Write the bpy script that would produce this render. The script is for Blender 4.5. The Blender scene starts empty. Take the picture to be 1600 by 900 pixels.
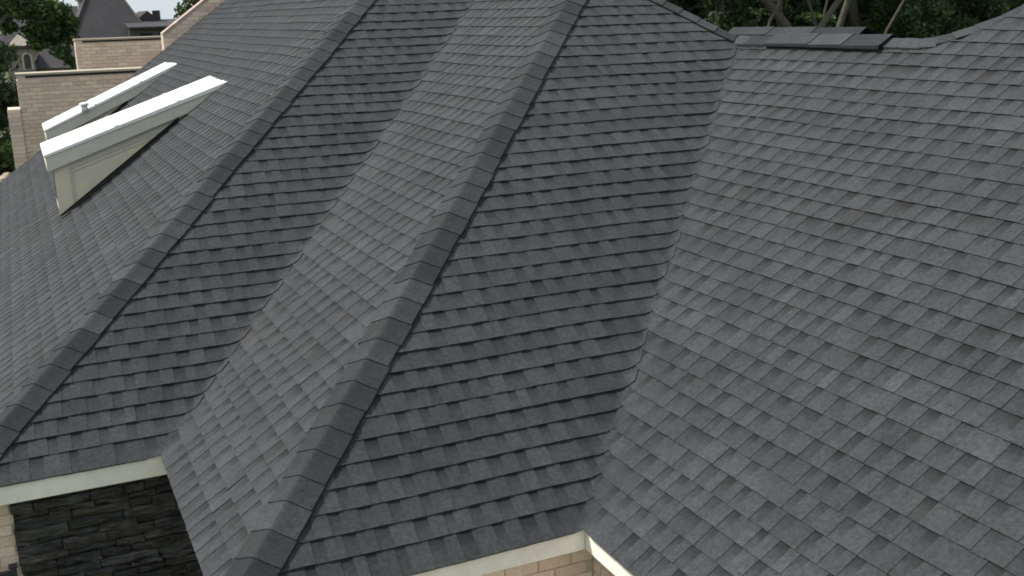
import bpy, math, random
import numpy as np
from mathutils import Matrix, Vector

random.seed(7); rng = np.random.default_rng(7)
scene = bpy.context.scene
col = scene.collection

# ------------------------------------------------------------------ camera
CAM = np.array([-2.656, -5.143, 2.926]); FPX = 1699.7
YAW, PIT, ROL = 0.4173, -0.2507, -0.0309
_f = np.array([math.sin(YAW)*math.cos(PIT), math.cos(YAW)*math.cos(PIT), math.sin(PIT)])
_r = np.array([math.cos(YAW), -math.sin(YAW), 0.0]); _u = np.cross(_r, _f)
CR = _r*math.cos(ROL) + _u*math.sin(ROL); CU = -_r*math.sin(ROL) + _u*math.cos(ROL); CF = _f
cd = bpy.data.cameras.new('camera'); cam = bpy.data.objects.new('camera', cd); col.objects.link(cam)
cd.sensor_width = 36.0; cd.lens = FPX/1600*36; cd.clip_start = 0.05; cd.clip_end = 3000
cam.matrix_world = Matrix(((CR[0], CU[0], -CF[0], CAM[0]), (CR[1], CU[1], -CF[1], CAM[1]), (CR[2], CU[2], -CF[2], CAM[2]), (0, 0, 0, 1)))
scene.camera = cam

# ------------------------------------------------------------------ sky, sun, exposure
SUN_EL, SUN_AZ = 52.0, -52.0            # degrees; azimuth clockwise from +Y (north)
w = bpy.data.worlds.new('World'); scene.world = w; w.use_nodes = True
nt = w.node_tree; nt.nodes.clear()
out = nt.nodes.new('ShaderNodeOutputWorld'); bg = nt.nodes.new('ShaderNodeBackground')
sky = nt.nodes.new('ShaderNodeTexSky'); sky.sky_type = 'NISHITA'; sky.sun_disc = False
sky.sun_elevation = math.radians(SUN_EL); sky.sun_rotation = math.radians(SUN_AZ % 360)
sky.air_density = 1.0; sky.dust_density = 2.0
cl_n = nt.nodes.new('ShaderNodeTexNoise'); cl_n.inputs['Scale'].default_value = 2.6; cl_n.inputs['Detail'].default_value = 7
cl_c = nt.nodes.new('ShaderNodeTexCoord'); cl_r = nt.nodes.new('ShaderNodeValToRGB')
cl_r.color_ramp.elements[0].position = 0.28; cl_r.color_ramp.elements[0].color = (.55, .55, .55, 1)
cl_r.color_ramp.elements[1].position = 0.62; cl_r.color_ramp.elements[1].color = (.95, .95, .95, 1)
mx = nt.nodes.new('ShaderNodeMixRGB'); mx.inputs[2].default_value = (5.4, 6.0, 6.4, 1)
nt.links.new(cl_c.outputs['Generated'], cl_n.inputs['Vector']); nt.links.new(cl_n.outputs['Fac'], cl_r.inputs['Fac'])
nt.links.new(cl_r.outputs['Color'], mx.inputs[0]); nt.links.new(sky.outputs['Color'], mx.inputs[1])
nt.links.new(mx.outputs['Color'], bg.inputs['Color']); nt.links.new(bg.outputs['Background'], out.inputs['Surface'])
bg.inputs['Strength'].default_value = 0.062
sl = bpy.data.lights.new('sun', 'SUN'); sl.energy = 2.65; sl.angle = math.radians(9); sl.color = (1.0, 0.965, 0.915)
so = bpy.data.objects.new('sun', sl); col.objects.link(so); so.location = (0, 0, 30)
_e, _a = math.radians(SUN_EL), math.radians(SUN_AZ)
sdir = Vector((math.sin(_a)*math.cos(_e), math.cos(_a)*math.cos(_e), math.sin(_e)))
so.rotation_euler = sdir.to_track_quat('Z', 'Y').to_euler()
vs = scene.view_settings; vs.view_transform = 'Standard'; vs.look = 'None'; vs.gamma = 1.0; scene.cycles.filter_width = 1.8; vs.exposure = 1.12

# ------------------------------------------------------------------ materials
def mat(name, color=None, attr=False, rough=0.9, nscale=30.0, namt=0.25, big=0.0, bigscale=1.5, bump=0.0, bscale=None, spec=0.3, stretch=None, objrand=0.0, trans=0.0):
    m = bpy.data.materials.new(name); m.use_nodes = True
    t = m.node_tree; N = t.nodes; L = t.links; b = N['Principled BSDF']
    b.inputs['Roughness'].default_value = rough; b.inputs['Specular IOR Level'].default_value = spec
    tc = N.new('ShaderNodeTexCoord'); geo = N.new('ShaderNodeNewGeometry')
    vec = geo.outputs['Position']
    if stretch:
        mp = N.new('ShaderNodeMapping'); mp.inputs['Scale'].default_value = stretch; L.new(vec, mp.inputs['Vector']); vec2 = mp.outputs['Vector']
    else: vec2 = vec
    if attr:
        a = N.new('ShaderNodeAttribute'); a.attribute_name = 'Col'; src = a.outputs['Color']
    else:
        rgb = N.new('ShaderNodeRGB'); rgb.outputs[0].default_value = (*color, 1); src = rgb.outputs[0]
    def mult(src, scale, amt, v, detail=5.0):
        n = N.new('ShaderNodeTexNoise'); n.inputs['Scale'].default_value = scale; n.inputs['Detail'].default_value = detail; n.inputs['Roughness'].default_value = 0.65
        L.new(v, n.inputs['Vector'])
        r = N.new('ShaderNodeMapRange'); r.inputs[1].default_value = 0.3; r.inputs[2].default_value = 0.7; r.inputs[3].default_value = 1-amt; r.inputs[4].default_value = 1+amt
        L.new(n.outputs['Fac'], r.inputs[0])
        x = N.new('ShaderNodeMixRGB'); x.blend_type = 'MULTIPLY'; x.inputs[0].default_value = 1
        L.new(src, x.inputs[1]); L.new(r.outputs[0], x.inputs[2]); return x.outputs[0], n
    n = None
    if namt: src, n = mult(src, nscale, namt, vec2)
    if big: src, _ = mult(src, bigscale, big, vec, 3.0)
    if objrand:
        oi = N.new('ShaderNodeObjectInfo'); r = N.new('ShaderNodeMapRange'); r.inputs[3].default_value = 1-objrand; r.inputs[4].default_value = 1+objrand
        L.new(oi.outputs['Random'], r.inputs[0]); x = N.new('ShaderNodeMixRGB'); x.blend_type = 'MULTIPLY'; x.inputs[0].default_value = 1
        L.new(src, x.inputs[1]); L.new(r.outputs[0], x.inputs[2]); src = x.outputs[0]
    L.new(src, b.inputs['Base Color'])
    if bump:
        bn = N.new('ShaderNodeTexNoise'); bn.inputs['Scale'].default_value = bscale or nscale; bn.inputs['Detail'].default_value = 6
        L.new(vec2, bn.inputs['Vector'])
        bp = N.new('ShaderNodeBump'); bp.inputs['Strength'].default_value = bump; bp.inputs['Distance'].default_value = 0.01
        L.new(bn.outputs['Fac'], bp.inputs['Height']); L.new(bp.outputs['Normal'], b.inputs['Normal'])
    if trans:
        td = N.new('ShaderNodeBsdfTranslucent'); L.new(src, td.inputs['Color']); ms = N.new('ShaderNodeMixShader'); ms.inputs[0].default_value = trans
        L.new(b.outputs[0], ms.inputs[1]); L.new(td.outputs[0], ms.inputs[2]); L.new(ms.outputs[0], N['Material Output'].inputs['Surface'])
    return m

M = dict(
    shingle=mat('shingle_granules', attr=True, rough=0.95, nscale=38, namt=0.32, big=0.20, bigscale=2.6, bump=0.35, bscale=260, spec=0.25),
    deck=mat('roofing_felt', (.02, .021, .022), rough=.95, namt=.2),
    cream=mat('cream_paint', (.87, .80, .72), rough=.6, nscale=9, namt=.07, big=.10, bump=.05, bscale=60),
    dormer=mat('putty_paint', (.72, .645, .49), rough=.6, nscale=12, namt=.05, big=.05),
    dormer_trim=mat('grey_putty_trim_paint', (.62, .58, .50), rough=.6, nscale=12, namt=.05, big=.05),
    white=mat('white_roof_coating', (.82, .81, .78), rough=.55, nscale=14, namt=.10, big=.10, bump=.1, bscale=40),
    seam=mat('weathered_white_seam', (.66, .66, .64), rough=.7, nscale=14, namt=.2),
    brick=mat('tan_brick', attr=True, rough=.9, nscale=60, namt=.14, big=.08, bump=.3, bscale=120),
    mortar=mat('mortar', (.60, .50, .41), rough=.95, nscale=60, namt=.15, bump=.2),
    stone=mat('dark_ledge_stone', attr=True, rough=.85, nscale=22, namt=.75, big=.45, bigscale=7, bump=1.0, bscale=30, stretch=(.35, 1, 2.2)),
    black=mat('black_metal', (.025, .028, .035), rough=.45, namt=.1, spec=.5),
    vent=mat('black_plastic_vent', (.012, .012, .013), rough=.7, namt=.2),
    leaf=mat('leaves', attr=True, rough=.6, namt=.2, nscale=3, trans=.25, spec=.3),
    bark=mat('bark', (.10, .09, .07), rough=.95, nscale=9, namt=.45, bump=.6, stretch=(3, 3, .6)),
    grass=mat('lawn', (.06, .085, .025), rough=.95, nscale=3, namt=.4, big=.3, bigscale=.15),
    rock=mat('rubble', (.32, .26, .2), rough=.95, nscale=7, namt=.35, bump=.5),
    far_roof=mat('far_dark_shingles', (.055, .051, .054), rough=.95, nscale=6, namt=.2, big=.12, bigscale=.7),
    far_wall=mat('far_beige_wall', (.24, .21, .17), rough=.9, nscale=6, namt=.15),
    far_trim=mat('far_trim', (.5, .47, .42), rough=.8, namt=.05),
    glass=mat('dark_window_glass', (.02, .022, .025), rough=.12, namt=0, spec=.6),
    far_grey=mat('far_grey_wall', (.09, .086, .078), rough=.9, nscale=5, namt=.15),
)

def lichen(m):
    t = m.node_tree; N = t.nodes; L = t.links; b = N['Principled BSDF']; src = b.inputs['Base Color'].links[0].from_socket
    geo = N.new('ShaderNodeNewGeometry'); n = N.new('ShaderNodeTexNoise'); n.inputs['Scale'].default_value = 17; n.inputs['Detail'].default_value = 5; n.inputs['Roughness'].default_value = .7
    L.new(geo.outputs['Position'], n.inputs['Vector']); r = N.new('ShaderNodeMapRange'); r.inputs[1].default_value = .59; r.inputs[2].default_value = .70; r.inputs[4].default_value = .45
    L.new(n.outputs['Fac'], r.inputs[0]); x = N.new('ShaderNodeMixRGB'); x.inputs[2].default_value = (.19, .17, .075, 1); L.new(r.outputs[0], x.inputs[0]); L.new(src, x.inputs[1]); L.new(x.outputs[0], b.inputs['Base Color'])
lichen(M['stone'])

_t = M['shingle'].node_tree; _p = _t.nodes['Principled BSDF']; _src = _p.inputs['Base Color'].links[0].from_socket
_g = _t.nodes.new('ShaderNodeNewGeometry'); _n = _t.nodes.new('ShaderNodeTexNoise'); _n.inputs['Scale'].default_value = 230; _n.inputs['Detail'].default_value = 3
_mr = _t.nodes.new('ShaderNodeMapRange'); _mr.inputs[1].default_value = .3; _mr.inputs[2].default_value = .7; _mr.inputs[3].default_value = .62; _mr.inputs[4].default_value = 1.38
_mm = _t.nodes.new('ShaderNodeMixRGB'); _mm.blend_type = 'MULTIPLY'; _mm.inputs[0].default_value = 1
_t.links.new(_g.outputs['Position'], _n.inputs['Vector']); _t.links.new(_n.outputs['Fac'], _mr.inputs[0]); _t.links.new(_src, _mm.inputs[1]); _t.links.new(_mr.outputs[0], _mm.inputs[2]); _t.links.new(_mm.outputs[0], _p.inputs['Base Color'])
_b = M['shingle'].node_tree.nodes['Principled BSDF']           # mineral granules catch light at grazing angles
_b.inputs['Sheen Weight'].default_value = .055; _b.inputs['Sheen Roughness'].default_value = .5; _b.inputs['Sheen Tint'].default_value = (1, .98, .94, 1)

# ------------------------------------------------------------------ helpers
class MB:
    """collects polygons with one colour per vertex"""
    def __init__(s): s.v = []; s.f = []; s.c = []
    def add(s, verts, faces, color=(1, 1, 1)):
        b = len(s.v); s.v += [tuple(map(float, p)) for p in verts]
        if len(color) and isinstance(color[0], (tuple, list, np.ndarray)): s.c += [tuple(c) for c in color]
        else: s.c += [tuple(color)]*len(verts)
        s.f += [tuple(i+b for i in f) for f in faces]
    def box(s, lo, hi, color=(1, 1, 1), jit=0.0):
        x0, y0, z0 = lo; x1, y1, z1 = hi
        v = [(x0, y0, z0), (x1, y0, z0), (x1, y1, z0), (x0, y1, z0), (x0, y0, z1), (x1, y0, z1), (x1, y1, z1), (x0, y1, z1)]
        if jit: v = [tuple(c + random.uniform(-jit, jit) for c in p) for p in v]
        s.add(v, [(3, 2, 1, 0), (4, 5, 6, 7), (0, 1, 5, 4), (1, 2, 6, 5), (2, 3, 7, 6), (3, 0, 4, 7)], color)
    def prism(s, poly, axis, a, b, color=(1, 1, 1)):
        """poly: 2-D outline in the two axes other than 'axis', extruded from a to b"""
        n = len(poly)
        def P(q, h): return (h, q[0], q[1]) if axis == 0 else (q[0], h, q[1]) if axis == 1 else (q[0], q[1], h)
        v = [P(q, a) for q in poly] + [P(q, b) for q in poly]
        s.add(v, [tuple(range(n)), tuple(range(2*n-1, n-1, -1))] + [(i, i+n, (i+1) % n + n, (i+1) % n) for i in range(n)], color)
    def tube(s, pts, radii, n=8, color=(1, 1, 1)):
        pts = [np.array(p, float) for p in pts]; rings = []
        for i, p in enumerate(pts):
            d = pts[min(i+1, len(pts)-1)] - pts[max(i-1, 0)]; d /= np.linalg.norm(d)
            h = np.array([1, 0, 0]) if abs(d[0]) < .8 else np.array([0, 1, 0])
            a = np.cross(d, h); a /= np.linalg.norm(a); b = np.cross(d, a)
            rings += [p + radii[i]*(a*math.cos(2*math.pi*k/n) + b*math.sin(2*math.pi*k/n)) for k in range(n)]
        f = [(i*n+k, i*n+(k+1) % n, (i+1)*n+(k+1) % n, (i+1)*n+k) for i in range(len(pts)-1) for k in range(n)]
        f += [tuple(range(n))[::-1], tuple(range((len(pts)-1)*n, len(pts)*n))]
        s.add(rings, f, color)
    def build(s, name, m, parent=None, smooth=False, fixn=True, recentre=False):
        me = bpy.data.meshes.new(name); v = s.v; loc = None
        me.from_pydata(v, [], s.f)
        a = me.color_attributes.new('Col', 'FLOAT_COLOR', 'POINT')
        c = np.ones((len(s.v), 4), np.float32); c[:, :3] = np.array(s.c, np.float32).reshape(-1, 3); a.data.foreach_set('color', c.ravel())
        me.materials.append(m)
        if smooth: me.polygons.foreach_set('use_smooth', [True]*len(me.polygons))
        if fixn:
            import bmesh
            bm = bmesh.new(); bm.from_mesh(me); bmesh.ops.recalc_face_normals(bm, faces=bm.faces); bm.to_mesh(me); bm.free()
        me.update()
        o = bpy.data.objects.new(name, me); col.objects.link(o)
        if parent is not None: o.parent = parent
        return o
def tag(o, label=None, cat=None, group=None, kind=None):
    if label: o['label'] = label
    if cat: o['category'] = cat
    if group: o['group'] = group
    if kind: o['kind'] = kind
    return o
def empty(name, loc=(0, 0, 0)):
    o = bpy.data.objects.new(name, None); col.objects.link(o); o.location = loc; o.empty_display_size = .3
    return o
def px(P):
    d = np.asarray(P, float) - CAM; z = d @ CF
    return 800 + FPX*(d @ CR)/z, 450 - FPX*(d @ CU)/z, z
def pixel_point(x, y, Y):
    """the point of the plane y = Y that the photograph shows at pixel x, y"""
    d = CF + CR*(x-800)/FPX + CU*(450-y)/FPX
    return CAM + d*(Y-CAM[1])/d[1]

GROUND = -3.3
# ------------------------------------------------------------------ ground
g = MB(); n = 40; xs = np.linspace(-1, 1, n); xs = np.sign(xs)*np.abs(xs)**2.2*900
gv = [(x, y+40, GROUND + (0 if abs(x) < 25 and abs(y) < 60 else .25*math.sin(x*.03)*math.cos(y*.021))) for y in xs for x in xs]
g.add(gv, [(j*n+i, j*n+i+1, (j+1)*n+i+1, (j+1)*n+i) for j in range(n-1) for i in range(n-1)])
tag(g.build('ground', M['grass'], fixn=False), kind='structure')

# ================================================================== THE HOUSE
P = 0.7195; LS = math.hypot(1, P); EXPO = 0.143; ET = EXPO/LS
XA, YB, XC, XE = -3.4056, 2.345, -2.025, .05            # eave lines of the stepped west and south slopes (D and E eaves lie on 0)
RAKE = 16.05; TMAX = 5.5
RT = 3.60; RX, RY0 = XE+RT, 0.98; RYN = RT       # low ridge of the saddle: its height step, its x, its south and north end
TC = (RX+RT-XC)/2                                # top of the bay between the middle hip and the saddle
house = empty('house', (0, 6, GROUND))
house.location = (0, 0, 0)
tag(house, 'large house with stepped charcoal shingle hip roof filling the foreground', 'house')

def wav(x, y): return .006*math.sin(1.7*x+.6*y)*math.sin(1.3*y-.4*x+1) + .003*math.sin(4.1*x+2.2)*math.sin(3.7*y+.5)
KF = .055
def smax(a, b, k=KF):
    d = abs(a-b); return max(a, b) + (max(k-d, 0)**2)/(4*k)
def surf(face, x, y):
    if face == 'A': z = P*(x-XA)
    elif face in 'BC': z = smax(P*(y-YB), P*(x-XC))
    else: z = smax(P*y, P*(x-XE))
    return z + wav(x, y)
def snorm(face, x, y):
    e = .004
    v = np.array([-(surf(face, x+e, y)-surf(face, x-e, y))/(2*e), -(surf(face, x, y+e)-surf(face, x, y-e))/(2*e), 1.0])
    return v/np.linalg.norm(v)
SOUTH = {'B': YB, 'D': 0.0}; WEST = {'A': XA, 'C': XC, 'E': XE}
weave = {}
def wv(valley, k):
    """how far each side of a woven valley runs past it in course k, and which side lies on top"""
    if (valley, k) not in weave:
        long_, short = random.uniform(.02, .055), random.uniform(.002, .008)
        weave[(valley, k)] = (long_, short) if random.random() < .5 else (short, long_)
    return weave[(valley, k)]
def lift(face, k):
    if face in 'BC': q = wv(1, k)
    elif face in 'DE': q = wv(2, k)
    else: return 0.0
    return .0035 if (q[0] > q[1]) == (face in 'BD') else 0.0
def lim(face, t, k):
    if face == 'A': return YB + t, RAKE
    if face == 'B': return XA + t, (XC + t + wv(1, k)[0] if t < TC else 8.0)
    if face == 'C': return t, YB + t + wv(1, k)[1]
    if face == 'D':
        r = XE + t + wv(2, k)[0]
        if t > RT-.05: r = min(r, RX - (t-RT))
        return XC + t, r
    r = t + wv(2, k)[1]
    if t > RT: r = RY0 - (t-RT)
    return -4.6, r
def tcap(face, u):
    if face == 'C': return TC
    if face == 'E': return RT if u > RY0 else RT + (RY0-u)
    return 99.0
def plan(face, u, t):
    return (u, SOUTH[face]+t) if face in SOUTH else (WEST[face]+t, u)

PAL = [((.073, .080, .084), 6), ((.068, .074, .078), 5), ((.079, .086, .090), 4), ((.060, .065, .069), 2), ((.074, .077, .079), 1.8), ((.066, .068, .070), 1.2)]
PW = np.array([w_ for _, w_ in PAL]); PW = PW/PW.sum()
def tone():
    c = np.array(PAL[rng.choice(len(PAL), p=PW)][0])*np.array((1.01, .99, 1.01)); return c*random.uniform(.93, 1.07)*.525
tabs = []          # (screen area, face, verts, faces, colours)
def make_tab(face, k, u0, u1, raised, c, hj):
    t0 = k*ET - (0.0 if k else .03) + random.uniform(-.0012, .0012); t1 = min((k+1)*ET + .012, tcap(face, (u0+u1)/2))
    if t1 < t0 + .01: return
    a0, b0 = lim(face, k*ET, k); a1, b1 = lim(face, (k+1)*ET, k)
    lo0, hi0 = max(u0, a0), min(u1, b0); lo1, hi1 = max(u0, a1), min(u1, b1)
    if hi0-lo0 < .004 and hi1-lo1 < .004: return
    if hi0 < lo0: lo0 = hi0 = min(max((u0+u1)/2, a0), b0)
    if hi1 < lo1: lo1 = hi1 = min(max((u0+u1)/2, a1), b1)
    near = (face in 'BCDE') and (b0 - (u0+u1)/2 < .5)
    nu = 5 if near else 1
    if face == 'A': rows = (0, 1)
    else: rows = (0, .35, .66, 1)
    endgap = b0 - (u0+u1)/2
    up = (.0032 if raised else 0.0)*(1.0 if face == 'A' or endgap > .25 else 0.0)
    lf = lift(face, k) if near else 0.0
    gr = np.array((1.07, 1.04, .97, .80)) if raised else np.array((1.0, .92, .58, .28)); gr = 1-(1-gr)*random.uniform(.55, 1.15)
    V = []; C = []
    for rr in rows:
        t = t0 + (t1-t0)*rr
        for i in range(nu+1):
            s = i/nu; u = (lo0 + (hi0-lo0)*s)*(1-rr) + (lo1 + (hi1-lo1)*s)*rr
            x, y = plan(face, u, t); nn = snorm(face, x, y)
            gap = b0 - (u if rr < .5 else u - (b1-b0))
            h = .0100*(1-rr) + .0015*rr + up + hj*(1-rr) + (lf*max(0.0, 1-max(gap, 0)/.35) if lf else 0.0)
            V.append(np.array([x, y, surf(face, x, y)]) + nn*h)
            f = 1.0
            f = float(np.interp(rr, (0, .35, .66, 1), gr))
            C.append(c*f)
    w_ = nu+1; F = [(j*w_+i, j*w_+i+1, (j+1)*w_+i+1, (j+1)*w_+i) for j in range(len(rows)-1) for i in range(nu)]
    # butt edge and flanks: asphalt core of the shingle
    edge = np.array((.014, .014, .015)); th = (.0110 + up) if not (face in 'BCDE' and endgap < .12) else .005
    b = len(V)
    for i in range(w_):
        x, y = plan(face, lo0 + (hi0-lo0)*i/nu, t0); nn = snorm(face, x, y)
        V.append(V[i].copy()); C.append(c*1.0); V.append(V[i] - nn*th); C.append(edge)
    F += [(b+2*i, b+2*i+1, b+2*i+3, b+2*i+2) for i in range(nu)]
    if raised:
        for side in (0, nu):
            b = len(V); ids = [j*w_+side for j in range(len(rows))]
            x, y = plan(face, lo0 if side == 0 else hi0, t0); nn = snorm(face, x, y)
            for q in ids: V.append(V[q].copy()); C.append(c*.9); V.append(V[q] - nn*.003); C.append(c*.9)
            F += [(b+2*i, b+2*i+2, b+2*i+3, b+2*i+1) for i in range(len(ids)-1)]
    pp = [px(V[i]) for i in (0, nu, len(rows)*w_-1, (len(rows)-1)*w_)]
    ar = 0.0
    if all(q[2] > .5 for q in pp):
        ar = abs(sum(pp[i][0]*pp[(i+1) % 4][1] - pp[(i+1) % 4][0]*pp[i][1] for i in range(4)))/2
        cx = sum(q[0] for q in pp)/4; cy = sum(q[1] for q in pp)/4
        if not (20 < cx < 1580 and 15 < cy < 885): ar = 0.0
    tabs.append((ar, face, V, F, C))
for face in 'ABCDE':
    nk = int(TMAX/ET)
    for k in range(nk):
        a, b = lim(face, k*ET, k); a2, b2 = lim(face, (k+1)*ET, k)
        lo, hi = min(a, a2), max(b, b2)
        if hi-lo < .02: continue
        u = lo - random.uniform(0, .2); raised = random.random() < .5
        ctone = random.uniform(.95, 1.05); hj = 0; nxt = u
        while u < hi:
            if u >= nxt: patch = tone(); hj = random.uniform(-.0015, .0025); nxt = u + random.uniform(.8, 1.1)
            w_ = random.uniform(.065, .15) if raised else random.uniform(.055, .10)
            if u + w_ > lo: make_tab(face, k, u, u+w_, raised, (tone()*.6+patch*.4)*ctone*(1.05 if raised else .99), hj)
            u += w_; raised = not raised if random.random() < .94 else raised

def deck(face, poly):
    """sheathing below the shingles of one slope"""
    b = MB(); v = []
    for u, t in poly:
        x, y = plan(face, u, t); z = P*t; v.append((x, y, z-.004))
    n_ = len(v); b.add(v + [(x, y, z-.05) for x, y, z in v], [tuple(range(n_)), tuple(range(2*n_-1, n_-1, -1))] + [(i, i+n_, (i+1) % n_+n_, (i+1) % n_) for i in range(n_)])
    return b.build('roof_slope', M['deck'], house)
T = TMAX
slopes = {
    'A': deck('A', [(YB, 0), (RAKE-.02, 0), (RAKE-.02, T), (YB+T, T)]),
    'B': deck('B', [(XA, 0), (XC, 0), (XC+TC, TC), (8, TC), (8, T), (XA+T, T)]),
    'C': deck('C', [(0, 0), (YB, 0), (YB+TC, TC), (TC, TC)]),
    'D': deck('D', [(XC, 0), (XE, 0), (RX, RT), (XC+TC, TC)]),
    'E': deck('E', [(-4.6, 0), (0, 0), (RT, RT), (RY0, RT), (RY0-(T-RT), T), (-4.6, T)]),
}
for f_, l_ in dict(A='far left roof slope carrying two white-topped dormers', B='narrow shaded slope above the dark stone wall', C='lighter strip of slope left of the middle hip', D='shaded middle slope above the tan brick corner', E='broad right-hand slope below the low ridge').items(): slopes[f_]['label'] = l_
order = sorted(range(len(tabs)), key=lambda i: -tabs[i][0]); own = set(order[:300])
rest = MB()
for i, (ar, face, V, F, C) in enumerate(tabs):
    if i in own:
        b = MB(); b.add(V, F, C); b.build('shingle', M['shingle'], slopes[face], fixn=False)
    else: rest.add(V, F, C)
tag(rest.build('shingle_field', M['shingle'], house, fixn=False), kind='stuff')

# roof planes on the sides the camera does not face close the volumes
b = MB(); zt = P*T; dz = -.03
def ez(x): return P*(RX+RT-x)+dz
def nz(y): return P*(RT+RY0-y)+dz
xt, yn = RX-(TC-RT), 12.0
b.add([(XA+T, YB+T, zt+dz), (10, YB+T, zt+dz), (10, RAKE, zt+dz), (XA+T, RAKE, zt+dz)], [(0, 1, 2, 3)])
b.add([(xt, TC, ez(xt)), (RX, RT, ez(RX)), (RX, RY0, ez(RX)), (RX+2.4, RY0+2.4, ez(RX+2.4)), (RX+2.4, YB+TC, ez(RX+2.4)), (xt, YB+TC, ez(xt))], [(0, 1, 2, 3, 4, 5)])
b.add([(RX, RY0, nz(RY0)), (RX+(T-RT), RY0-(T-RT), zt+dz), (RX+5, RY0-(T-RT), zt+dz), (RX+5, RY0+2.4, nz(RY0+2.4)), (RX+2.4, RY0+2.4, nz(RY0+2.4))], [(0, 1, 2, 3, 4)])
b.build('rear_roof_slope', M['deck'], house)

def unit(v): v = np.array(v, float); return v/np.linalg.norm(v)
# ---- hip and ridge caps: one bent shingle after the other
def cap(p0, p1, side_l, side_r, nrm, wid, c, lift=0.0, name='hip_cap', n=6):
    """p0 lower end, p1 upper end of the exposed cap; side_l / side_r unit vectors falling away from the hip"""
    p0 = np.array(p0); p1 = np.array(p1); nrm = np.array(nrm); b = MB(); V = []; F = []; C = []
    prof = []; tilt = unit(p1-p0)*random.choice((-1, 1))
    side_l = np.array(side_l); side_r = np.array(side_r); jl, jr = random.uniform(-.006, .006), random.uniform(-.006, .006)
    for q in (-wid-jl, -wid*.55, -.040, -.018, 0, .018, .040, wid*.55, wid+jr):
        d = side_r if q > 0 else side_l
        prof.append(d*abs(q) - nrm*(.0045 if q == 0 else .0008 if abs(q) < .02 else 0) + nrm*(.004 if abs(q) > wid*.9 else 0))
    m_ = len(prof)
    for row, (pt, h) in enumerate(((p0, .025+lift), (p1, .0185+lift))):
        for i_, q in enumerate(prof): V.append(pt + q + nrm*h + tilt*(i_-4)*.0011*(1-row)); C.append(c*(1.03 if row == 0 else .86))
    F += [(i, i+1, m_+i+1, m_+i) for i in range(m_-1)]
    e_ = np.array((.014, .014, .015))
    b0 = len(V)
    for i in range(m_): V += [V[i].copy(), V[i]-nrm*.008]; C += [c*.8, c*.6]
    F += [(b0+2*i, b0+2*i+1, b0+2*i+3, b0+2*i+2) for i in range(m_-1)]
    for i in (0, m_-1):
        b0 = len(V); V += [V[i].copy(), V[m_+i].copy(), V[m_+i]-nrm*.022, V[i]-nrm*.030]; C += [e_]*4; F.append((b0, b0+1, b0+2, b0+3))
    b.add(V, F, C); o = b.build(name, M['shingle'], house, fixn=False)
    return o
def cap_tone():
    return np.array(random.choice(((.074, .081, .086), (.058, .064, .069), (.090, .097, .101), (.047, .052, .057), (.066, .067, .069))))*random.uniform(.94, 1.06)*.43*np.array((.98, 1.0, 1.03))
hd = unit((1, 1, P))
nS, nW = unit((0, -P, 1)), unit((-P, 0, 1))
def fall(nface, d): 
    s = np.cross(nface, d); s = unit(s); return s if s[2] < 0 else -s
def hip_run(x0, y0, d, n1, n2, t0, t1, step, wid=.16, z0=0.0):
    d = unit(d); s1 = fall(n1, d); s2 = fall(n2, d); nn = unit(n1+n2); lt = math.hypot(d[0], d[1])
    L_ = (t1-t0)*math.sqrt(2+P*P); q = 0
    while q < L_:
        st = step*random.uniform(.95, 1.05)
        a = np.array([x0, y0, z0]) + d*(t0*math.sqrt(2+P*P)+q); bq = a + d*(st+.02)
        a[2] += wav(a[0], a[1]); bq[2] += wav(bq[0], bq[1])
        cap(a, bq, s1, s2, nn, wid*random.uniform(.97, 1.03), cap_tone()); q += st
hip_run(XA, YB, (1, 1, P), nW, nS, 0, T, .19)
hip_run(XC, 0, (1, 1, P), nW, nS, -.03, TC, .19)
nE, nN = unit((P, 0, 1)), unit((0, P, 1))
hip_run(RX, RT, (-1, 1, P), nS, nE, .02, TC-RT, .19, .13, P*RT)
# E: the cap row runs along the low ridge and bends smoothly up the hip to the south
zr = P*RT
path = [np.array([RX, RT-.02+0, zr]), np.array([RX, 1.25, zr])]
path += [np.array([RX+.045*i*i*.55, 1.25-.09*i, zr+.020*i*i*.5]) for i in range(1, 5)]
lastp = path[-1]
path += [np.array([RX+s, RY0-s, zr+P*s]) for s in np.arange(.42, 1.9, .2)]
seg = []; 
for i in range(len(path)-1):
    a, bq = path[i], path[i+1]; nseg = max(1, int(round(np.linalg.norm(bq-a)/.2)))
    for j in range(nseg): seg.append((a+(bq-a)*j/nseg, a+(bq-a)*(j+1)/nseg))
for a, bq in reversed(seg):
    d = unit(bq-a); up_ = unit(np.array([0, 0, 1]) - d*d[2]); sidew = np.cross(d, up_)
    n2_ = nN if d[2] > .3 else nE
    sl_, sr_ = fall(nW, d), fall(n2_, d)
    cap(a, bq+d*.06, sl_, sr_, up_, .13, cap_tone()*1.1, .012, name='ridge_cap', n=4)
# raised vent on the low ridge, with its own caps
b = MB(); b.prism([(RX-.115, zr-.040), (RX, zr+.040), (RX+.115, zr-.040), (RX+.115, zr-.070), (RX, zr+.010), (RX-.115, zr-.070)], 1, 1.62, 3.02)
rv = b.build('ridge_vent', M['vent'], house)
slW, slE = unit((-1, 0, -P*.9)), unit((1, 0, -P*.9))
for y0, y1 in ((3.05, 2.44), (2.46, 2.02), (2.04, 1.58)):
    cap((RX, y1, zr+.040), (RX, y0, zr+.038), slW, slE, np.array([0, 0, 1.0]), .165, cap_tone()*1.1, name='ridge_vent_cap', n=4).parent = rv
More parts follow.
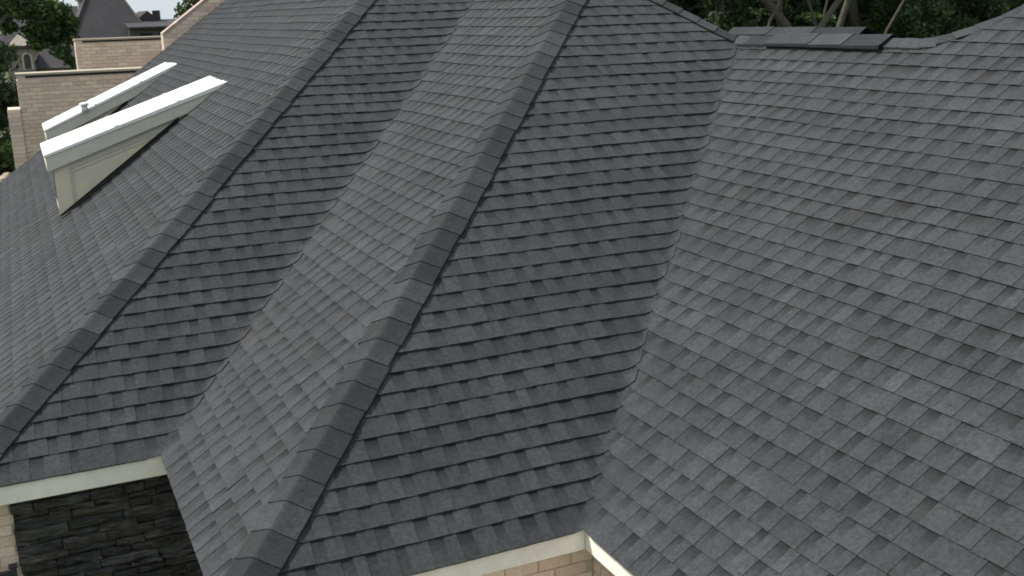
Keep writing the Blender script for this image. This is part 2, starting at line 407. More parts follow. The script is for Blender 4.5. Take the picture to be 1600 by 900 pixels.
# a second, slightly higher ridge behind, seen over the vent
b = MB(); x2, z2 = 4.35, 2.66
b.prism([(x2-.75, z2-.62), (x2, z2-.01), (x2+1.2, z2-.95), (x2-.75, z2-.95)], 1, 2.72, 4.6)
back = b.build('rear_ridge_slope', M['deck'], house)
for i in range(3):
    y1 = 2.66+.66*i
    cap((x2, y1, z2), (x2, y1+.69, z2-.002), unit((-1, 0, -P)), unit((1, 0, -P)), np.array([0, 0, 1.0]), .14, cap_tone(), name='ridge_cap', n=4).parent = back

# ---- fascia boards and soffits
def board(lo, hi, name='fascia_board', m='cream'):
    b = MB(); b.box(lo, hi); o = b.build(name, M[m], house)
    mod = o.modifiers.new('edge', 'BEVEL'); mod.width = .004; mod.segments = 2
    return o
ZF = -.012; FH = .15
board((XA-.0, YB-.012, ZF-FH), (XC+.06, YB+.012, ZF))
board((XC+.05, .014, ZF-FH), (XC+.074, YB-.014, ZF))
board((XC-.012, -.012, ZF-FH*.9), (XE-.014, .012, ZF))
board((XE-.012, -4.6, ZF-FH*.9), (XE+.012, .012, ZF))
board((XA-.012, YB+.014, ZF-FH), (XA+.012, RAKE, ZF))
board((XA+.014, YB+.014, ZF-FH+.004), (XC+1.0, YB+.16, ZF-FH+.018), 'soffit')
board((XC+.014, .014, ZF-FH+.004), (.2, .14, ZF-FH+.018), 'soffit')
board((XE+.014, -4.6, ZF-FH+.004), (XE+.14, -.002, ZF-FH+.018), 'soffit')
# rake board at the far gable edge, white end of the eave trim
b = MB(); b.prism([(XA-.02, -.03), (XA+T, P*T-.03), (XA+T, P*T-.19), (XA-.02, -.19)], 1, RAKE, RAKE+.025); b.build('rake_board', M['cream'], house)
b = MB(); b.box((XA-.05, RAKE-.12, -.26), (XA+.30, RAKE+.06, -.07)); b.build('eave_return', M['white'], house)

# ---- walls
BR = [(.78, .60, .49), (.80, .64, .53), (.75, .57, .47), (.82, .67, .56), (.78, .61, .52)]
def wall(lo, hi, label=None):
    b = MB(); b.box(lo, hi, (.42, .33, .25)); o = b.build('wall', M['mortar'], house)
    if label: o['label'] = label
    return o
wallD = wall((XC+.35, .13, GROUND), (.19, .33, -.14), 'tan brick wall below the middle slope')
wallE = wall((.165, -4.5, GROUND), (.33, .125, -.14), 'tan brick wall running under the right-hand slope')
BH, BL, JT = .067, .205, .010
def bricks(parent, axis, const, out_, u0, u1, ztop, rows):
    for r in range(rows):
        z1 = ztop - r*(BH+JT); z0 = z1-BH; u = u0 - (BL+JT)*(.5 if r % 2 else 0)
        while u < u1:
            a, c_ = max(u, u0), min(u+BL, u1); u += BL+JT
            if c_-a < .03: continue
            dp = .008 + random.uniform(-.002, .002); b = MB(); cc = np.array(random.choice(BR))*random.uniform(.92, 1.08)
            if axis == 0: b.box((a, const-dp, z0), (c_, const+.02, z1), cc, .0012)
            else: b.box((const-dp, a, z0), (const+.02, c_, z1), cc, .0012)
            b.build('brick', M['brick'], parent)
bricks(wallD, 0, .13, -1, -1.6, .148, -.150, 11)
bricks(wallE, 1, .165, -1, -1.9, .112, -.150, 9)
# tan pier and dark ledge-stone wall below the narrow slope
YW = YB+.15
wallP = wall((XA+.02, YW+.03, GROUND), (-3.03, YW+.3, -.15), 'tan brick pier left of the dark stone')
bricks(wallP, 0, YW+.03, -1, XA+.03, -3.035, -.16, 12)
b = MB(); b.box((-3.028, YW+.05, GROUND), (XC+.9, YW+.3, -.145), (.02, .02, .018)); wallS = b.build('stone_wall', M['deck'], house); wallS['label'] = 'dark mossy ledge-stone wall under the narrow slope'
SC = [(.052, .049, .045), (.062, .058, .052), (.042, .041, .039), (.064, .059, .050), (.053, .051, .050), (.085, .077, .052)]
z = -.150
while z > -1.75:
    h = random.choice((.045, .055, .07, .085)); u = -3.045 + random.uniform(-.008, .008)
    while u < XC+.55:
        l = random.uniform(.14, .42); b = MB(); cc = np.array(random.choices(SC, (5, 4, 5, 2, 4, .2))[0])*random.uniform(.8, 1.2)
        x0, x1 = u, u+l-.006; dp = random.uniform(0, .03); nx = 5; V = []; F = []
        for j, (zz, yy) in enumerate(((z-.003, .05), (z-.006, -dp), (z-h*.5, -dp-.008), (z-h+.004, -dp), (z-h+.001, .05))):
            for i in range(nx): V.append((x0+(x1-x0)*i/(nx-1), YW+yy+(random.uniform(-.016, .016) if 0 < j < 4 else 0), zz+random.uniform(-.006, .006)))
        F = [(j*nx+i, j*nx+i+1, (j+1)*nx+i+1, (j+1)*nx+i) for j in range(4) for i in range(nx-1)]
        F += [tuple(j*nx for j in range(5)), tuple(j*nx+nx-1 for j in range(4, -1, -1))]
        V = np.array(V); b.add(V, F, cc); b.build('stone', M['stone'], wallS)
        u += l
    z -= h

# ---- dormers: low shed roofs coated white, panelled cheeks
def dormer(y0, wid, xf, zf, slope, label):
    """y0 south edge of its roof, xf / zf front top edge"""
    # where the dormer roof meets the slope: zf + slope (x - xf) = P (x - XA)
    xm = (zf - slope*xf + P*XA)/(P-slope); zm = P*(xm-XA); fh = .20
    yc, yd = y0+.07, y0+wid-.07; xc = xf+.08
    def top(x): return zf + slope*(x-xf)
    b = MB(); b.prism([(xc, top(xc)-.03), (xm-.02, zm-.03), (xm-.02, P*(xm-.02-XA)-.06), (xc, P*(xc-XA)-.06)], 1, yc, yd)
    d = b.build('dormer', M['dormer'], house); d['label'] = label
    b = MB(); th = .035; b.prism([(xf-.02, top(xf-.02)), (xm+.02, top(xm+.02)), (xm-.03, top(xm-.03)-th-.02), (xf-.02, top(xf-.02)-th)], 1, y0-.015, y0+wid+.015)
    o = b.build('dormer_roof', M['white'], d); mod = o.modifiers.new('edge', 'BEVEL'); mod.width = .006; mod.segments = 2
    for fr in (.36, .70):
        xs0 = xf + (xm-xf)*fr; b = MB(); b.prism([(xs0, top(xs0)+.001), (xs0+.05, top(xs0+.05)+.001), (xs0+.05, top(xs0+.05)+.006), (xs0, top(xs0)+.006)], 1, y0-.010, y0+wid+.010); b.build('roof_seam', M['seam'], d)
    for ya, yb in ((y0, y0+.03), (y0+wid-.03, y0+wid)):
        xe = (zf - fh - slope*xf + P*XA + .0)/(P-slope)
        b = MB(); b.prism([(xf, top(xf)-th-.001), (xm-.05, top(xm-.05)-th-.001), (xe, P*(xe-XA)+.02), (xf+.015, top(xf+.015)-fh)], 1, ya, yb); b.build('fascia_board', M['dormer_trim'], d)
    b = MB(); b.box((xf, y0+.032, top(xf)-fh+.004), (xf+.03, y0+wid-.032, top(xf)-th-.004)); b.build('fascia_board', M['dormer_trim'], d)
    # cheek trim: corner post, head rail, recessed panel edge
    xk = (zf - fh - slope*xf + P*XA)/(P-slope)
    b = MB(); b.box((xc-.012, yc-.014, P*(xc-XA)-.02), (xc+.15, yc-.001, top(xc)-fh+.05)); b.build('corner_post', M['dormer'], d)
    b = MB(); b.prism([(xc+.151, top(xc+.151)-fh+.03), (xk, top(xk)-fh+.03), (xk-.22, top(xk-.22)-fh-.075), (xc+.151, top(xc+.151)-fh-.075)], 1, yc-.012, yc-.001); b.build('head_rail', M['dormer_trim'], d)
    xq = xc+.17; zq0 = P*(xq-XA)+.05
    b = MB(); b.prism([(xq, zq0), (xq+.012, zq0+.01), (xq+.012, top(xq)-fh-.10), (xq, top(xq)-fh-.09)], 1, yc-.009, yc-.001)
    xz = (zf-fh-.10-slope*xf+P*XA-.03)/(P-slope)
    b.prism([(xq+.013, top(xq)-fh-.10), (xz, top(xz)-fh-.10), (xz, top(xz)-fh-.113), (xq+.013, top(xq)-fh-.113)], 1, yc-.008, yc-.001)
    b.build('panel_moulding', M['dormer_trim'], d)
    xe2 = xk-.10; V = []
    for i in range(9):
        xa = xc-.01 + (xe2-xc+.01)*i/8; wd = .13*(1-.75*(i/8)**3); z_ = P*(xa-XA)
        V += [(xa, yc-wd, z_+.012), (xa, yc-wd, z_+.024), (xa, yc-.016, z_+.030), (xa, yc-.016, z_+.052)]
    b = MB(); b.add(V, [(i*4+j, (i+1)*4+j, (i+1)*4+j+1, i*4+j+1) for i in range(8) for j in range(3)] + [(3, 2, 1, 0), (32, 33, 34, 35)]); b.build('dark_strip', M['vent'], d)  # black strip along the cheek: painted-in contact shadow combined with step flashing
    b = MB(); b.box((xc-.006, yc+.15, P*(xc-XA)+.12), (xc+.01, yd-.15, top(xc)-fh-.06)); b.build('pane', M['glass'], d)
    return d, top
d1, top1 = dormer(8.15, 1.35, -2.44, 1.505, .336, 'nearer dormer with white roof and panelled cheek')
d2, top2 = dormer(13.0, 1.2, -2.31, 1.365, .438, 'farther dormer with white roof')
# small white lamp on the edge of the far dormer roof
b = MB(); vx = -1.72; vz = top2(vx)
b.tube([(vx, 12.95, vz-.02), (vx, 12.95, vz+.07)], [.05, .05], 12); b.tube([(vx, 12.95, vz+.071), (vx, 12.95, vz+.10), (vx, 12.95, vz+.12)], [.075, .07, .02], 12)
tag(b.build('vent_pipe', M['white'], None, True), 'small white capped vent pipe on the farther dormer roof', 'vent pipe')

# ---- railing at the lower left
rl = empty('metal_railing', (-3.1, YB-.25, GROUND)); tag(rl, 'black metal railing beside the tan brick pier', 'railing')
rp = pixel_point(20, 883, YB+.06); xr, yr, zr_ = rp
def bar(lo, hi, name):
    b = MB(); b.box(lo, hi); o = b.build(name, M['black'], None); o.parent = rl; o.matrix_parent_inverse = Matrix.Translation(rl.location).inverted()
bar((xr-.02, yr-.02, -1.9), (xr+.02, yr+.02, zr_-.014), 'post'); bar((xr-.6, yr-.018, zr_-.075), (xr-.021, yr+.018, zr_-.04), 'rail'); bar((xr-.6, yr-.012, zr_-.56), (xr-.021, yr+.012, zr_-.535), 'rail')
for i in range(4): bar((xr-.14-i*.12, yr-.008, zr_-.534), (xr-.124-i*.12, yr+.008, zr_-.076), 'baluster')
bar((xr-.028, yr-.028, zr_-.0135), (xr+.028, yr+.028, zr_), 'post_cap')

# ================================================================== neighbouring brick parapets
def brick_wall(name, x0, x1, y, ztop, thick, label, pil=None):
    root = empty(name, (x0, y, GROUND)); tag(root, label, 'brick wall', 'tan brick parapet walls behind the roof')
    inv = Matrix.Translation(root.location).inverted()
    def put(b, nm, m):
        o = b.build(nm, M[m], root); o.matrix_parent_inverse = inv; return o
    b = MB(); b.box((x0, y, GROUND), (x1, y+thick, ztop-.001)); put(b, 'core', 'mortar')
    b = MB(); nrow = int((ztop-GROUND-.1)/.075)
    for r in range(min(nrow, 46)):
        z1 = ztop-.085-r*.075; u = x0-.012-(.11 if r % 2 else 0)
        while u < x1:
            a, c_ = max(u, x0-.010), min(u+.208, x1); u += .218
            if c_-a > .03: b.box((a, y-.012+random.uniform(-.003, .003), z1-.065), (c_, y+.01, z1), np.array(random.choice(BR))*random.uniform(.82, 1.08)*.93)
    # left flank
        for q in range(max(1, int(thick/.22))): b.box((x0-.012, y+.02+q*.218, z1-.065), (x0+.01, y+.02+q*.218+.205, z1), np.array(random.choice(BR))*random.uniform(.8, 1.05))
    tag(put(b, 'brickwork', 'brick'), kind='stuff')
    b = MB(); b.box((x0-.02, y-.025, ztop), (x1, y+thick+.02, ztop+.035), (.42, .36, .29)); put(b, 'coping', 'brick')
    b = MB(); b.box((x0+.15, y-.020, ztop-.045), (x1, y-.001, ztop-.010)); put(b, 'dark_strip', 'vent')  # flashing under the coping
    if pil:
        b = MB(); px0, pz = pil; b.box((px0, y-.08, GROUND), (x0-.015, y+thick, pz)); put(b, 'pilaster_core', 'mortar')
        b = MB()
        for r in range(40):
            z1 = pz-.01-r*.075
            b.box((px0-.01, y-.092, z1-.065), (x0-.017, y-.07, z1), np.array(random.choice(BR))*random.uniform(.82, 1.05)*.95)
        tag(put(b, 'pilaster_brickwork', 'brick'), kind='stuff')
    return root
brick_wall('brick_wall', -2.60, 1.3, 17.5, 2.00, .6, 'nearer and lower tan brick wall behind the dormers', (-2.83, 1.39))
brick_wall('brick_wall', -1.27, 2.6, 22.0, 2.53, .6, 'farther and taller tan brick wall behind the lower one')
# sloping brick gable parapet along the far edge of the roof
gp = empty('gable_parapet', (.8, 16.3, GROUND)); tag(gp, 'sloping tan brick parapet rising along the far roof edge', 'parapet')
inv = Matrix.Translation(gp.location).inverted()
b = MB(); gx0 = -.06
b.prism([(gx0, P*(gx0-XA)-.5), (gx0, P*(gx0-XA)+.24), (3.4, P*(3.4-XA)+.24), (3.4, P*(gx0-XA)-.5)], 1, RAKE+.10, RAKE+.40); o = b.build('core', M['mortar'], gp); o.matrix_parent_inverse = inv
b = MB()
s = 0
for i in range(46):
    xa = gx0 + i*.075; za = P*(xa-XA)+.24
    b.add([(xa+dx, y_, za+P*dx+dz) for dx, y_, dz in ((0, RAKE+.08, 0), (.067, RAKE+.08, 0), (.067, RAKE+.42, 0), (0, RAKE+.42, 0), (0, RAKE+.08, .05), (.067, RAKE+.08, .05), (.067, RAKE+.42, .05), (0, RAKE+.42, .05))],
          [(3, 2, 1, 0), (4, 5, 6, 7), (0, 1, 5, 4), (1, 2, 6, 5), (2, 3, 7, 6), (3, 0, 4, 7)], np.array(random.choice(BR))*random.uniform(.5, .66))
o = tag(b.build('coping_bricks', M['brick'], gp), kind='stuff'); o.matrix_parent_inverse = inv
b = MB()
for r in range(50):
    z1 = P*(gx0-XA)-.4 + r*.075; xs_ = max(gx0, (z1+.065-.23)/P + XA); u = xs_
    while u < 3.3:
        b.box((u, RAKE+.09, z1), (min(u+.205, 3.4), RAKE+.11, z1+.065), np.array(random.choice(BR))*random.uniform(.85, 1.05)); u += .216
o = tag(b.build('brickwork', M['brick'], gp), kind='stuff'); o.matrix_parent_inverse = inv

# ================================================================== distant houses
def far(root, b, nm, m): o = b.build(nm, M[m], root); o.matrix_parent_inverse = Matrix.Translation(root.location).inverted(); return o
def hip_roof(b, x0, x1, y0, y1, z0, z1, inset):
    ym = (y0+y1)/2
    b.add([(x0, y0, z0), (x1, y0, z0), (x1, y1, z0), (x0, y1, z0), (x0+inset, ym, z1), (x1-inset, ym, z1)], [(0, 1, 5, 4), (1, 2, 5), (2, 3, 4, 5), (3, 0, 4), (3, 2, 1, 0)])
h1 = empty('distant_house', (6, 97, GROUND)); tag(h1, 'distant house with steep dark hip roofs and small cupola', 'house')
b = MB(); hip_roof(b, 1.6, 8.9, 93, 103, 1.0, 6.4, 3.0); far(h1, b, 'roof', 'far_roof')
b = MB(); b.box((2.0, 93.5, GROUND), (8.5, 102.5, 1.0)); far(h1, b, 'wall', 'far_wall')
b = MB(); hip_roof(b, -3.5, 5.0, 99, 109, 1.2, 4.4, 1.2); far(h1, b, 'roof', 'far_roof')
b = MB(); b.box((-3.0, 99.5, GROUND), (4.0, 108.5, 1.2)); far(h1, b, 'wall', 'far_wall')
b = MB(); b.prism([(6.9, 2.45), (8.55, 3.75), (9.9, 2.6), (9.9, 1.0), (6.9, 1.0)], 1, 95.5, 103); far(h1, b, 'roof', 'far_roof')
b = MB(); b.box((9.0, 95.6, 2.5), (9.6, 96.2, 3.75)); far(h1, b, 'chimney', 'far_roof')
b = MB(); b.add([(6.5, 92.0, 2.42), (14, 92.0, 2.42), (14, 96.5, 3.0), (6.5, 96.5, 3.0)], [(0, 1, 2, 3)]); b.box((6.5, 91.9, 2.3), (14, 92.05, 2.43)); far(h1, b, 'porch_roof', 'far_roof')
b = MB(); b.box((6.6, 92.4, GROUND), (13.8, 92.9, 2.3)); wl = far(h1, b, 'wall', 'far_grey')
for i in range(3):
    b = MB(); b.box((7.4+i*1.5, 92.34, .6), (8.4+i*1.5, 92.39, 1.9)); far(h1, b, 'window', 'glass')
b = MB(); b.box((3.3, 99.2, 4.0), (4.1, 100.0, 4.75)); cu = far(h1, b, 'cupola', 'far_trim')
b = MB(); b.tube([(3.7, 99.6, 4.75), (3.7, 99.6, 4.95), (3.7, 99.6, 5.15)], [.62, .5, .08], 12); o = b.build('cupola_roof', M['far_roof'], cu)
for xa, xb in ((1.75, 4.55), (8.75, 5.95)):
    b = MB(); b.tube([(xa, 92.95, 1.05), (xb, 97.95, 6.42)], [.09, .09], 6); far(h1, b, 'hip_trim', 'far_grey')
h2 = empty('distant_house', (-1.2, 71, GROUND)); tag(h2, 'small beige distant house with an arched window seen under the left tree', 'house')
b = MB(); b.box((-2.7, 70, GROUND), (-1.3, 75, 1.55)); far(h2, b, 'wall', 'far_wall')
b = MB(); b.add([(-2.8, 69.8, 1.5), (-1.2, 69.8, 1.5), (-1.2, 75.2, 1.5), (-2.8, 75.2, 1.5), (-2.0, 72, 2.4)], [(0, 1, 4), (1, 2, 4), (2, 3, 4), (3, 0, 4), (3, 2, 1, 0)]); far(h2, b, 'roof', 'far_wall')
b = MB(); hip_roof(b, -1.4, 2.2, 70.5, 77, .2, 2.3, 1.2); far(h2, b, 'roof', 'far_roof')
b = MB(); b.box((-1.2, 71, GROUND), (2.0, 76.5, .2)); far(h2, b, 'wall', 'far_wall')
def arch(cx, w_, z0, z1): return [(cx-w_, z0), (cx+w_, z0)] + [(cx+w_*math.cos(a), z1+w_*math.sin(a)) for a in np.linspace(0, math.pi, 9)]
b = MB(); b.prism(arch(-1.72, .30, .2, .95), 1, 69.93, 69.999); wf = far(h2, b, 'window', 'far_trim')
b = MB(); b.prism(arch(-1.72, .19, .25, .95), 1, 69.90, 69.925); o = b.build('pane', M['glass'], wf)

# ================================================================== trees
def leaves(centres, n, size, pal, b=None):
    """small leaf-sprig faces scattered through ellipsoidal clumps: (centre, radius xyz)"""
    b = b or MB(); W_ = np.array([c[1][0]*c[1][1]*c[1][2] for c in centres])**.75; W_ /= W_.sum()
    cnt = rng.multinomial(n, W_); V = []; C = []
    for (c, r), m_ in zip(centres, cnt):
        if m_ == 0: continue
        d = rng.normal(size=(m_, 3)); d /= np.linalg.norm(d, axis=1)[:, None]; rad = rng.random(m_)**.42
        p = np.array(c) + d*rad[:, None]*np.array(r)*(1+.18*rng.normal(size=(m_, 1)))
        a = rng.normal(size=(m_, 3)); a /= np.linalg.norm(a, axis=1)[:, None]; t_ = rng.normal(size=(m_, 3)); t_[:, 2] *= .6
        bb = np.cross(a, t_); bb /= np.linalg.norm(bb, axis=1)[:, None]; s_ = size*(.55+.9*rng.random((m_, 1)))
        q = np.stack([p-a*s_, p+bb*s_*.5, p+a*s_, p-bb*s_*.5], 1)
        cc = np.array(pal)[rng.integers(0, len(pal), m_)]*(.75+.5*rng.random((m_, 1))); V.append(q.reshape(-1, 3)); C.append(np.repeat(cc, 4, 0))
    V = np.concatenate(V); C = np.concatenate(C); k = len(V)//4
    me = bpy.data.meshes.new('crown'); me.vertices.add(len(V)); me.vertices.foreach_set('co', V.ravel().astype(np.float32))
    me.loops.add(len(V)); me.loops.foreach_set('vertex_index', np.arange(len(V), dtype=np.int32)); me.polygons.add(k)
    me.polygons.foreach_set('loop_start', np.arange(0, len(V), 4, dtype=np.int32)); me.update(calc_edges=True)
    at = me.color_attributes.new('Col', 'FLOAT_COLOR', 'POINT'); c4 = np.ones((len(V), 4), np.float32); c4[:, :3] = C; at.data.foreach_set('color', c4.ravel())
    me.materials.append(M['leaf']); return me
GREEN = [tuple(1.9*v for v in c) for c in [(.035, .062, .018), (.045, .078, .022), (.03, .05, .02), (.06, .095, .028), (.025, .042, .018)]]
DARK = [tuple(1.5*v for v in c) for c in [(.028, .045, .018), (.035, .058, .02), (.02, .033, .015), (.05, .075, .025)]]
def clumps(base, rx, rz, n, sz):
    o = []
    for _ in range(n):
        d = rng.normal(size=3); d /= np.linalg.norm(d); q = rng.random()**.4
        o.append((np.array(base)+d*q*np.array([rx, rx, rz]), np.array([sz, sz, sz*.7])*rng.uniform(.6, 1.3)))
    return o
def tree(label, base, trunk_pts, radii, cl, n, size, pal, group=None, name='tree', extra=()):
    root = empty(name, base); tag(root, label, 'tree', group); inv = Matrix.Translation(root.location).inverted()
    b = MB(); b.tube(trunk_pts, radii, 9)
    for pts, rr in extra: b.tube(pts, rr, 6)
    o = b.build('trunk', M['bark'], root, True); o.matrix_parent_inverse = inv
    c = bpy.data.objects.new('crown', leaves(cl, n, size, pal)); col.objects.link(c); c.parent = root; c.matrix_parent_inverse = inv
    return root
# left: a broad tree whose low branches hang before the distant roofs
X0, Y0 = -3.6, 31
cl = clumps((-3.6, 31, 5.9), 2.4, 2.2, 14, .7)
for (pxx, pyy, rr) in ((14, 12, .45), (40, 10, .5), (70, 12, .5), (95, 20, .38), (100, 42, .42), (70, 40, .45), (55, 52, .38), (84, 62, .32), (98, 82, .28), (60, 68, .28), (25, 8, .35), (108, 60, .26), (14, 42, .28), (112, 34, .22), (110, 96, .2), (3, 20, .3)):
    c = pixel_point(pxx, pyy, 31+rng.uniform(-.6, .8)); cl.append((c, np.array([rr, rr, rr*.8])*.95))
tree('broad green tree hanging before the distant dark roofs', (X0, Y0, GROUND), [(X0, Y0, GROUND), (X0+.05, Y0, 0), (X0-.1, Y0+.1, 3), (X0, Y0, 6.5)], [.32, .26, .2, .06], cl, 34000, .08, GREEN,
     extra=[([(X0, Y0, 2.0), (-2.6, 31, 3.2), (-1.6, 31, 3.0)], [.1, .07, .02]), ([(X0, Y0, 1.4), (-2.7, 30.9, 2.3), (-1.3, 31, 2.2)], [.09, .06, .02]), ([(X0, Y0, 3), (-2.9, 31.2, 4.2), (-2.2, 31, 5.4)], [.1, .06, .02])])
# left: dense dark trees at the frame edge, nearer the lawn
for lb, bx, by, rx, zc, hz in (('dense dark evergreen at the far left edge of the lawn', -4.0, 27, 1.4, .7, 3.5), ('darker evergreen farther back behind the left lawn', -5.0, 36, 2.4, 1.0, 4.0)):
    tree(lb, (bx, by, GROUND), [(bx, by, GROUND), (bx, by, zc+hz*.7)], [.16, .04], clumps((bx, by, zc), rx, hz*.9, 46, .6), 22000, .085, DARK, name='evergreen_tree', group='evergreens at the left edge')
# low bright shrubs and rubble on the lawn at left
for i, (pxx, pyy, s_) in enumerate(((6, 245, .42), (16, 250, .35))):
    c = pixel_point(pxx, pyy, 30.5+i); base = (c[0], c[1], GROUND)
    root = empty('shrub', base); tag(root, ('bright green shrub at the left edge below the dark evergreen', 'bright green shrub against the brick pilaster')[i], 'shrub')
    b = MB(); b.tube([base, (c[0], c[1], c[2])], [.05, .02], 6); o = b.build('stem', M['bark'], root); o.matrix_parent_inverse = Matrix.Translation(root.location).inverted()
    cs = [((c[0]+rng.uniform(-.3, .3), c[1]+rng.uniform(-.3, .3), c[2]+rng.uniform(-1.2, .25)), (s_, s_, s_*.8)) for _ in range(7)]
    me = leaves(cs, 3500, .05, [(.11, .18, .04), (.08, .14, .03), (.13, .2, .06)]); o = bpy.data.objects.new('foliage', me); col.objects.link(o); o.parent = root; o.matrix_parent_inverse = Matrix.Translation(root.location).inverted()
def rock(c, s_, label):
    b = MB(); V = []; n_ = 8
    for j in range(1, 6):
        for i in range(n_):
            a = 2*math.pi*i/n_; th = math.pi*j/6; q = s_*random.uniform(.75, 1.15); V.append((c[0]+q*math.sin(th)*math.cos(a), c[1]+q*math.sin(th)*math.sin(a), c[2]+q*.7*math.cos(th)))
    V += [(c[0], c[1], c[2]+s_*.65), (c[0], c[1], c[2]-s_*.65)]; F = [(j*n_+i, j*n_+(i+1) % n_, (j+1)*n_+(i+1) % n_, (j+1)*n_+i) for j in range(4) for i in range(n_)]
    F += [(40, (i+1) % n_, i) for i in range(n_)] + [(41, 32+i, 32+(i+1) % n_) for i in range(n_)]
    b.add(V, F); tag(b.build('boulder', M['rock']), label, 'rock', 'tan boulders at the left edge of the lawn')
for i, (pxx, pyy, s_, lb) in enumerate(((4, 283, .20, 'tan boulder at the very left edge beyond the eave'), (12, 276, .15, 'tan boulder nearest the brick pilaster'), (4, 297, .18, 'lowest tan boulder just above the roof edge'))):
    c = pixel_point(pxx, pyy, 22+i*.1); rock(c, s_, lb)
b = MB()   # the mound they lie on
mv = []; 
for j in range(9):
    for i in range(9):
        x = -6.2+i*.45; y = 20.5+j*.45; hgt = 2.55*math.exp(-((x+4.3)**2/2.2+(y-22.2)**2/1.6)); mv.append((x, y, GROUND-.05+hgt+rng.uniform(-.04, .04)))
b.add(mv, [(j*9+i, j*9+i+1, (j+1)*9+i+1, (j+1)*9+i) for j in range(8) for i in range(8)])
tag(b.build('mound', M['grass'], None, True, fixn=False), kind='structure')
# tree or bush behind the sloping parapet
bc = pixel_point(300, 12, 27)
tree('leafy tree top showing behind the sloping brick parapet', (bc[0]+.9, 27, GROUND), [(bc[0]+.9, 27, GROUND), (bc[0]+.7, 27, 2), (bc[0]+.5, 27, 4)], [.14, .1, .03],
     [(bc+np.array([.35, 0, .15]), (.55, .5, .5)), (bc+np.array([.9, 0, .7]), (.7, .6, .6)), (bc+np.array([-.2, 0, -.15]), (.28, .3, .28)), (bc+np.array([.2, .2, .7]), (.45, .4, .4)), (bc+np.array([1.3, 0, 0]), (.8, .6, .8))], 4500, .07, [(.05, .085, .025), (.07, .11, .03), (.12, .09, .06), (.04, .06, .02)])
# right: the wood behind the low ridge
WOOD = 'trees of the wood behind the low ridge'
def bent(x0, y0, x1, y1, Y, r):
    a = pixel_point(x0, y0, Y); c = pixel_point(x1, y1, Y); d = (c-a)/max(c[2]-a[2], .1)
    base = a + d*(GROUND-a[2])*.5; base[2] = GROUND
    topp = c + d*3.0; return [base, a, c, topp], [r*1.35, r*1.05, r, r*.45]
specs = [((1228, 40, 1196, 0), 19, .17, 'forked pale trunk leaning left behind the ridge vent'), ((1284, 38, 1312, -2), 18, .11, 'slender pale trunk leaning right beside the vent'),
         ((1312, 40, 1325, 0), 19.5, .12, 'curving trunk just right of the slender leaning one'), ((1338, 40, 1330, 0), 22, .20, 'thick straight trunk right of the curving one'),
         ((1376, 45, 1366, 0), 24, .15, 'dark thin trunk deep in the wood'), ((1130, 10, 1122, -20), 24, .2, 'trunk hidden in the dark wood left of the saddle'),
         ((1440, 50, 1452, 0), 27, .2, 'trunk behind the green foliage right of the saddle'), ((1560, 30, 1545, -30), 25, .2, 'trunk in dark foliage at the right end of the wood')]
for i, (q, Y, r, lb) in enumerate(specs):
    pts, rr = bent(*q, Y, r*.72); tp = pts[-1]
    ex = []
    if i == 0: ex = [([pts[1]+(pts[2]-pts[1])*.35, pixel_point(1216, 0, Y), pixel_point(1222, -60, Y)], [.11, .09, .04])]
    if i == 3: ex = [([pixel_point(1342, 38, Y), pixel_point(1362, 31, Y-.3), pixel_point(1375, 12, Y-.5)], [.07, .05, .03])]
    cl = clumps((tp[0], tp[1], 8.5), 3.2, 2.6, 26, 1.1)
    tree(lb, tuple(pts[0]), pts, rr, cl, 9000, .17, DARK, WOOD, extra=ex)
for (q, Y, lb) in (((1203, 33, 1216, 8), 18.5, 'thin sapling left of the forked trunk'), ((1274, 36, 1262, 0), 18.5, 'thin sapling leaning left beside the slender trunk'), ((1286, 30, 1294, -4), 20, 'very thin sapling behind the slender trunk'), ((1385, 48, 1400, 22), 18, 'sapling right of the trunks')):
    pts, rr = bent(*q, Y, .035); tp = pts[2]
    tree(lb, tuple(pts[0]), pts, rr, [((tp[0], tp[1], tp[2]+2.2), (.9, .9, .9))], 700, .1, DARK, WOOD, name='sapling')
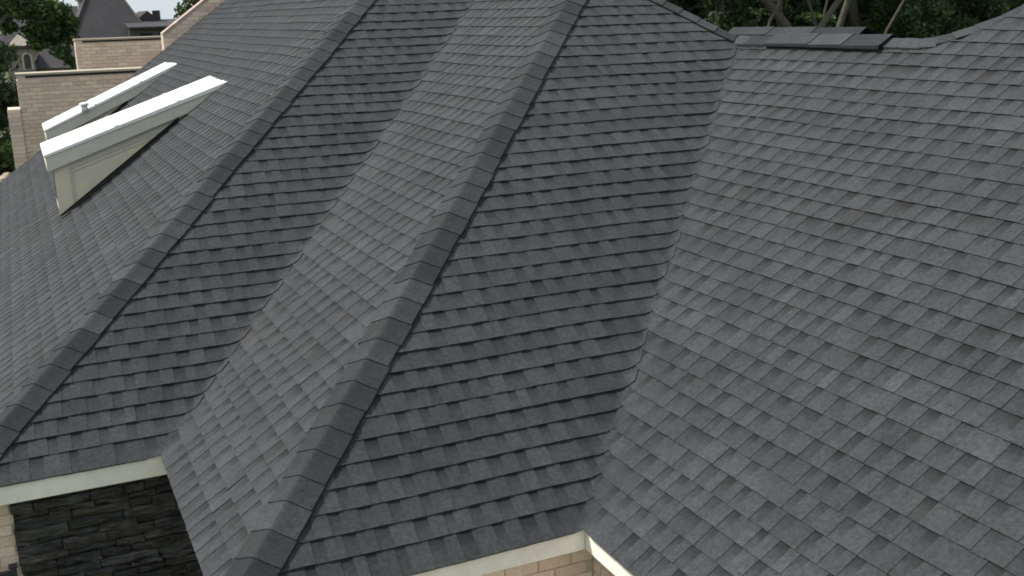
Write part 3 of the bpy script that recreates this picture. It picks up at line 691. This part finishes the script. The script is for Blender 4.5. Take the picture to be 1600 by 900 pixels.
# understory bushes, one by one
BUSH = ['dark bush left of the forked trunk', 'lighter green bush right of the thick trunks', 'low lighter green bush above the ridge right of the vent', 'wide lighter green bush near the bend of the right ridge', 'dark bush above the bend where the right hip rises', 'dark bush between the forked and the slender trunk', 'lighter green bush high behind the right-hand sapling', 'dark bush over the left end of the saddle', 'dark bush at the right end of the wood by the rising hip', 'small dark bush just above the rear ridge at the forked trunk', 'small lighter green bush at the foot of the slender trunk']
for i, (pxx, pyy, Y, s_, pal_) in enumerate(((1180, 10, 21, .55, 0), (1400, 20, 21, .7, 1), (1432, 30, 20, .6, 1), (1470, 25, 22, .8, 1), (1500, 15, 21, .7, 0), (1250, 12, 23, .7, 0), (1385, 8, 22, .6, 1), (1120, 0, 20, .6, 0), (1530, 5, 22, .7, 0), (1200, 32, 20.5, .3, 0), (1265, 34, 20, .28, 1))):
    c = pixel_point(pxx, pyy, Y); base = (c[0], c[1], GROUND); root = empty('understory_bush', base)
    tag(root, BUSH[i], 'bush', 'bushes among the trunks of the wood'); inv = Matrix.Translation(root.location).inverted()
    b = MB(); b.tube([base, (c[0], c[1], c[2])], [.06, .02], 6); o = b.build('stem', M['bark'], root); o.matrix_parent_inverse = inv
    cs = [((c[0]+rng.uniform(-.7, .7)*s_*1.6, c[1]+rng.uniform(-.6, .6), c[2]+rng.uniform(-1.0, .8)*s_*1.5), (s_*.6, s_*.6, s_*.45)) for _ in range(12)]
    me = leaves(cs, 3500, .075, DARK if pal_ == 0 else [(.075, .125, .04), (.095, .15, .05), (.05, .09, .03)]); o = bpy.data.objects.new('foliage', me); col.objects.link(o); o.parent = root; o.matrix_parent_inverse = inv
# the deep mass of the wood
cs = []
for x in np.arange(8, 44, 1.6):
    for y in (28, 31, 34.5):
        for z_ in np.arange(-2.5, 11.5, 1.9): cs.append(((x+rng.uniform(-.8, .8), y+rng.uniform(-1, 1), z_+rng.uniform(-.8, .8)), (1.25, 1.2, 1.1)))
for x in np.arange(9, 40, 1.3):
    for y in (25.0, 26.6):
        for z_ in np.arange(-3.2, 3.6, 1.1): cs.append(((x+rng.uniform(-.5, .5), y+rng.uniform(-.5, .5), z_+rng.uniform(-.4, .4)), (.85, .7, .7)))
me = leaves(cs, 130000, .2, DARK); o = bpy.data.objects.new('woodland', me); col.objects.link(o); tag(o, 'dense dark wood closing the view behind the saddle', 'wood', kind='stuff')

# the house's origin goes to the ground below it; its parts stay where they stand
house.location = (0, 6, GROUND)
_hi = Matrix.Translation(house.location).inverted()
for ch in house.children: ch.matrix_parent_inverse = _hi
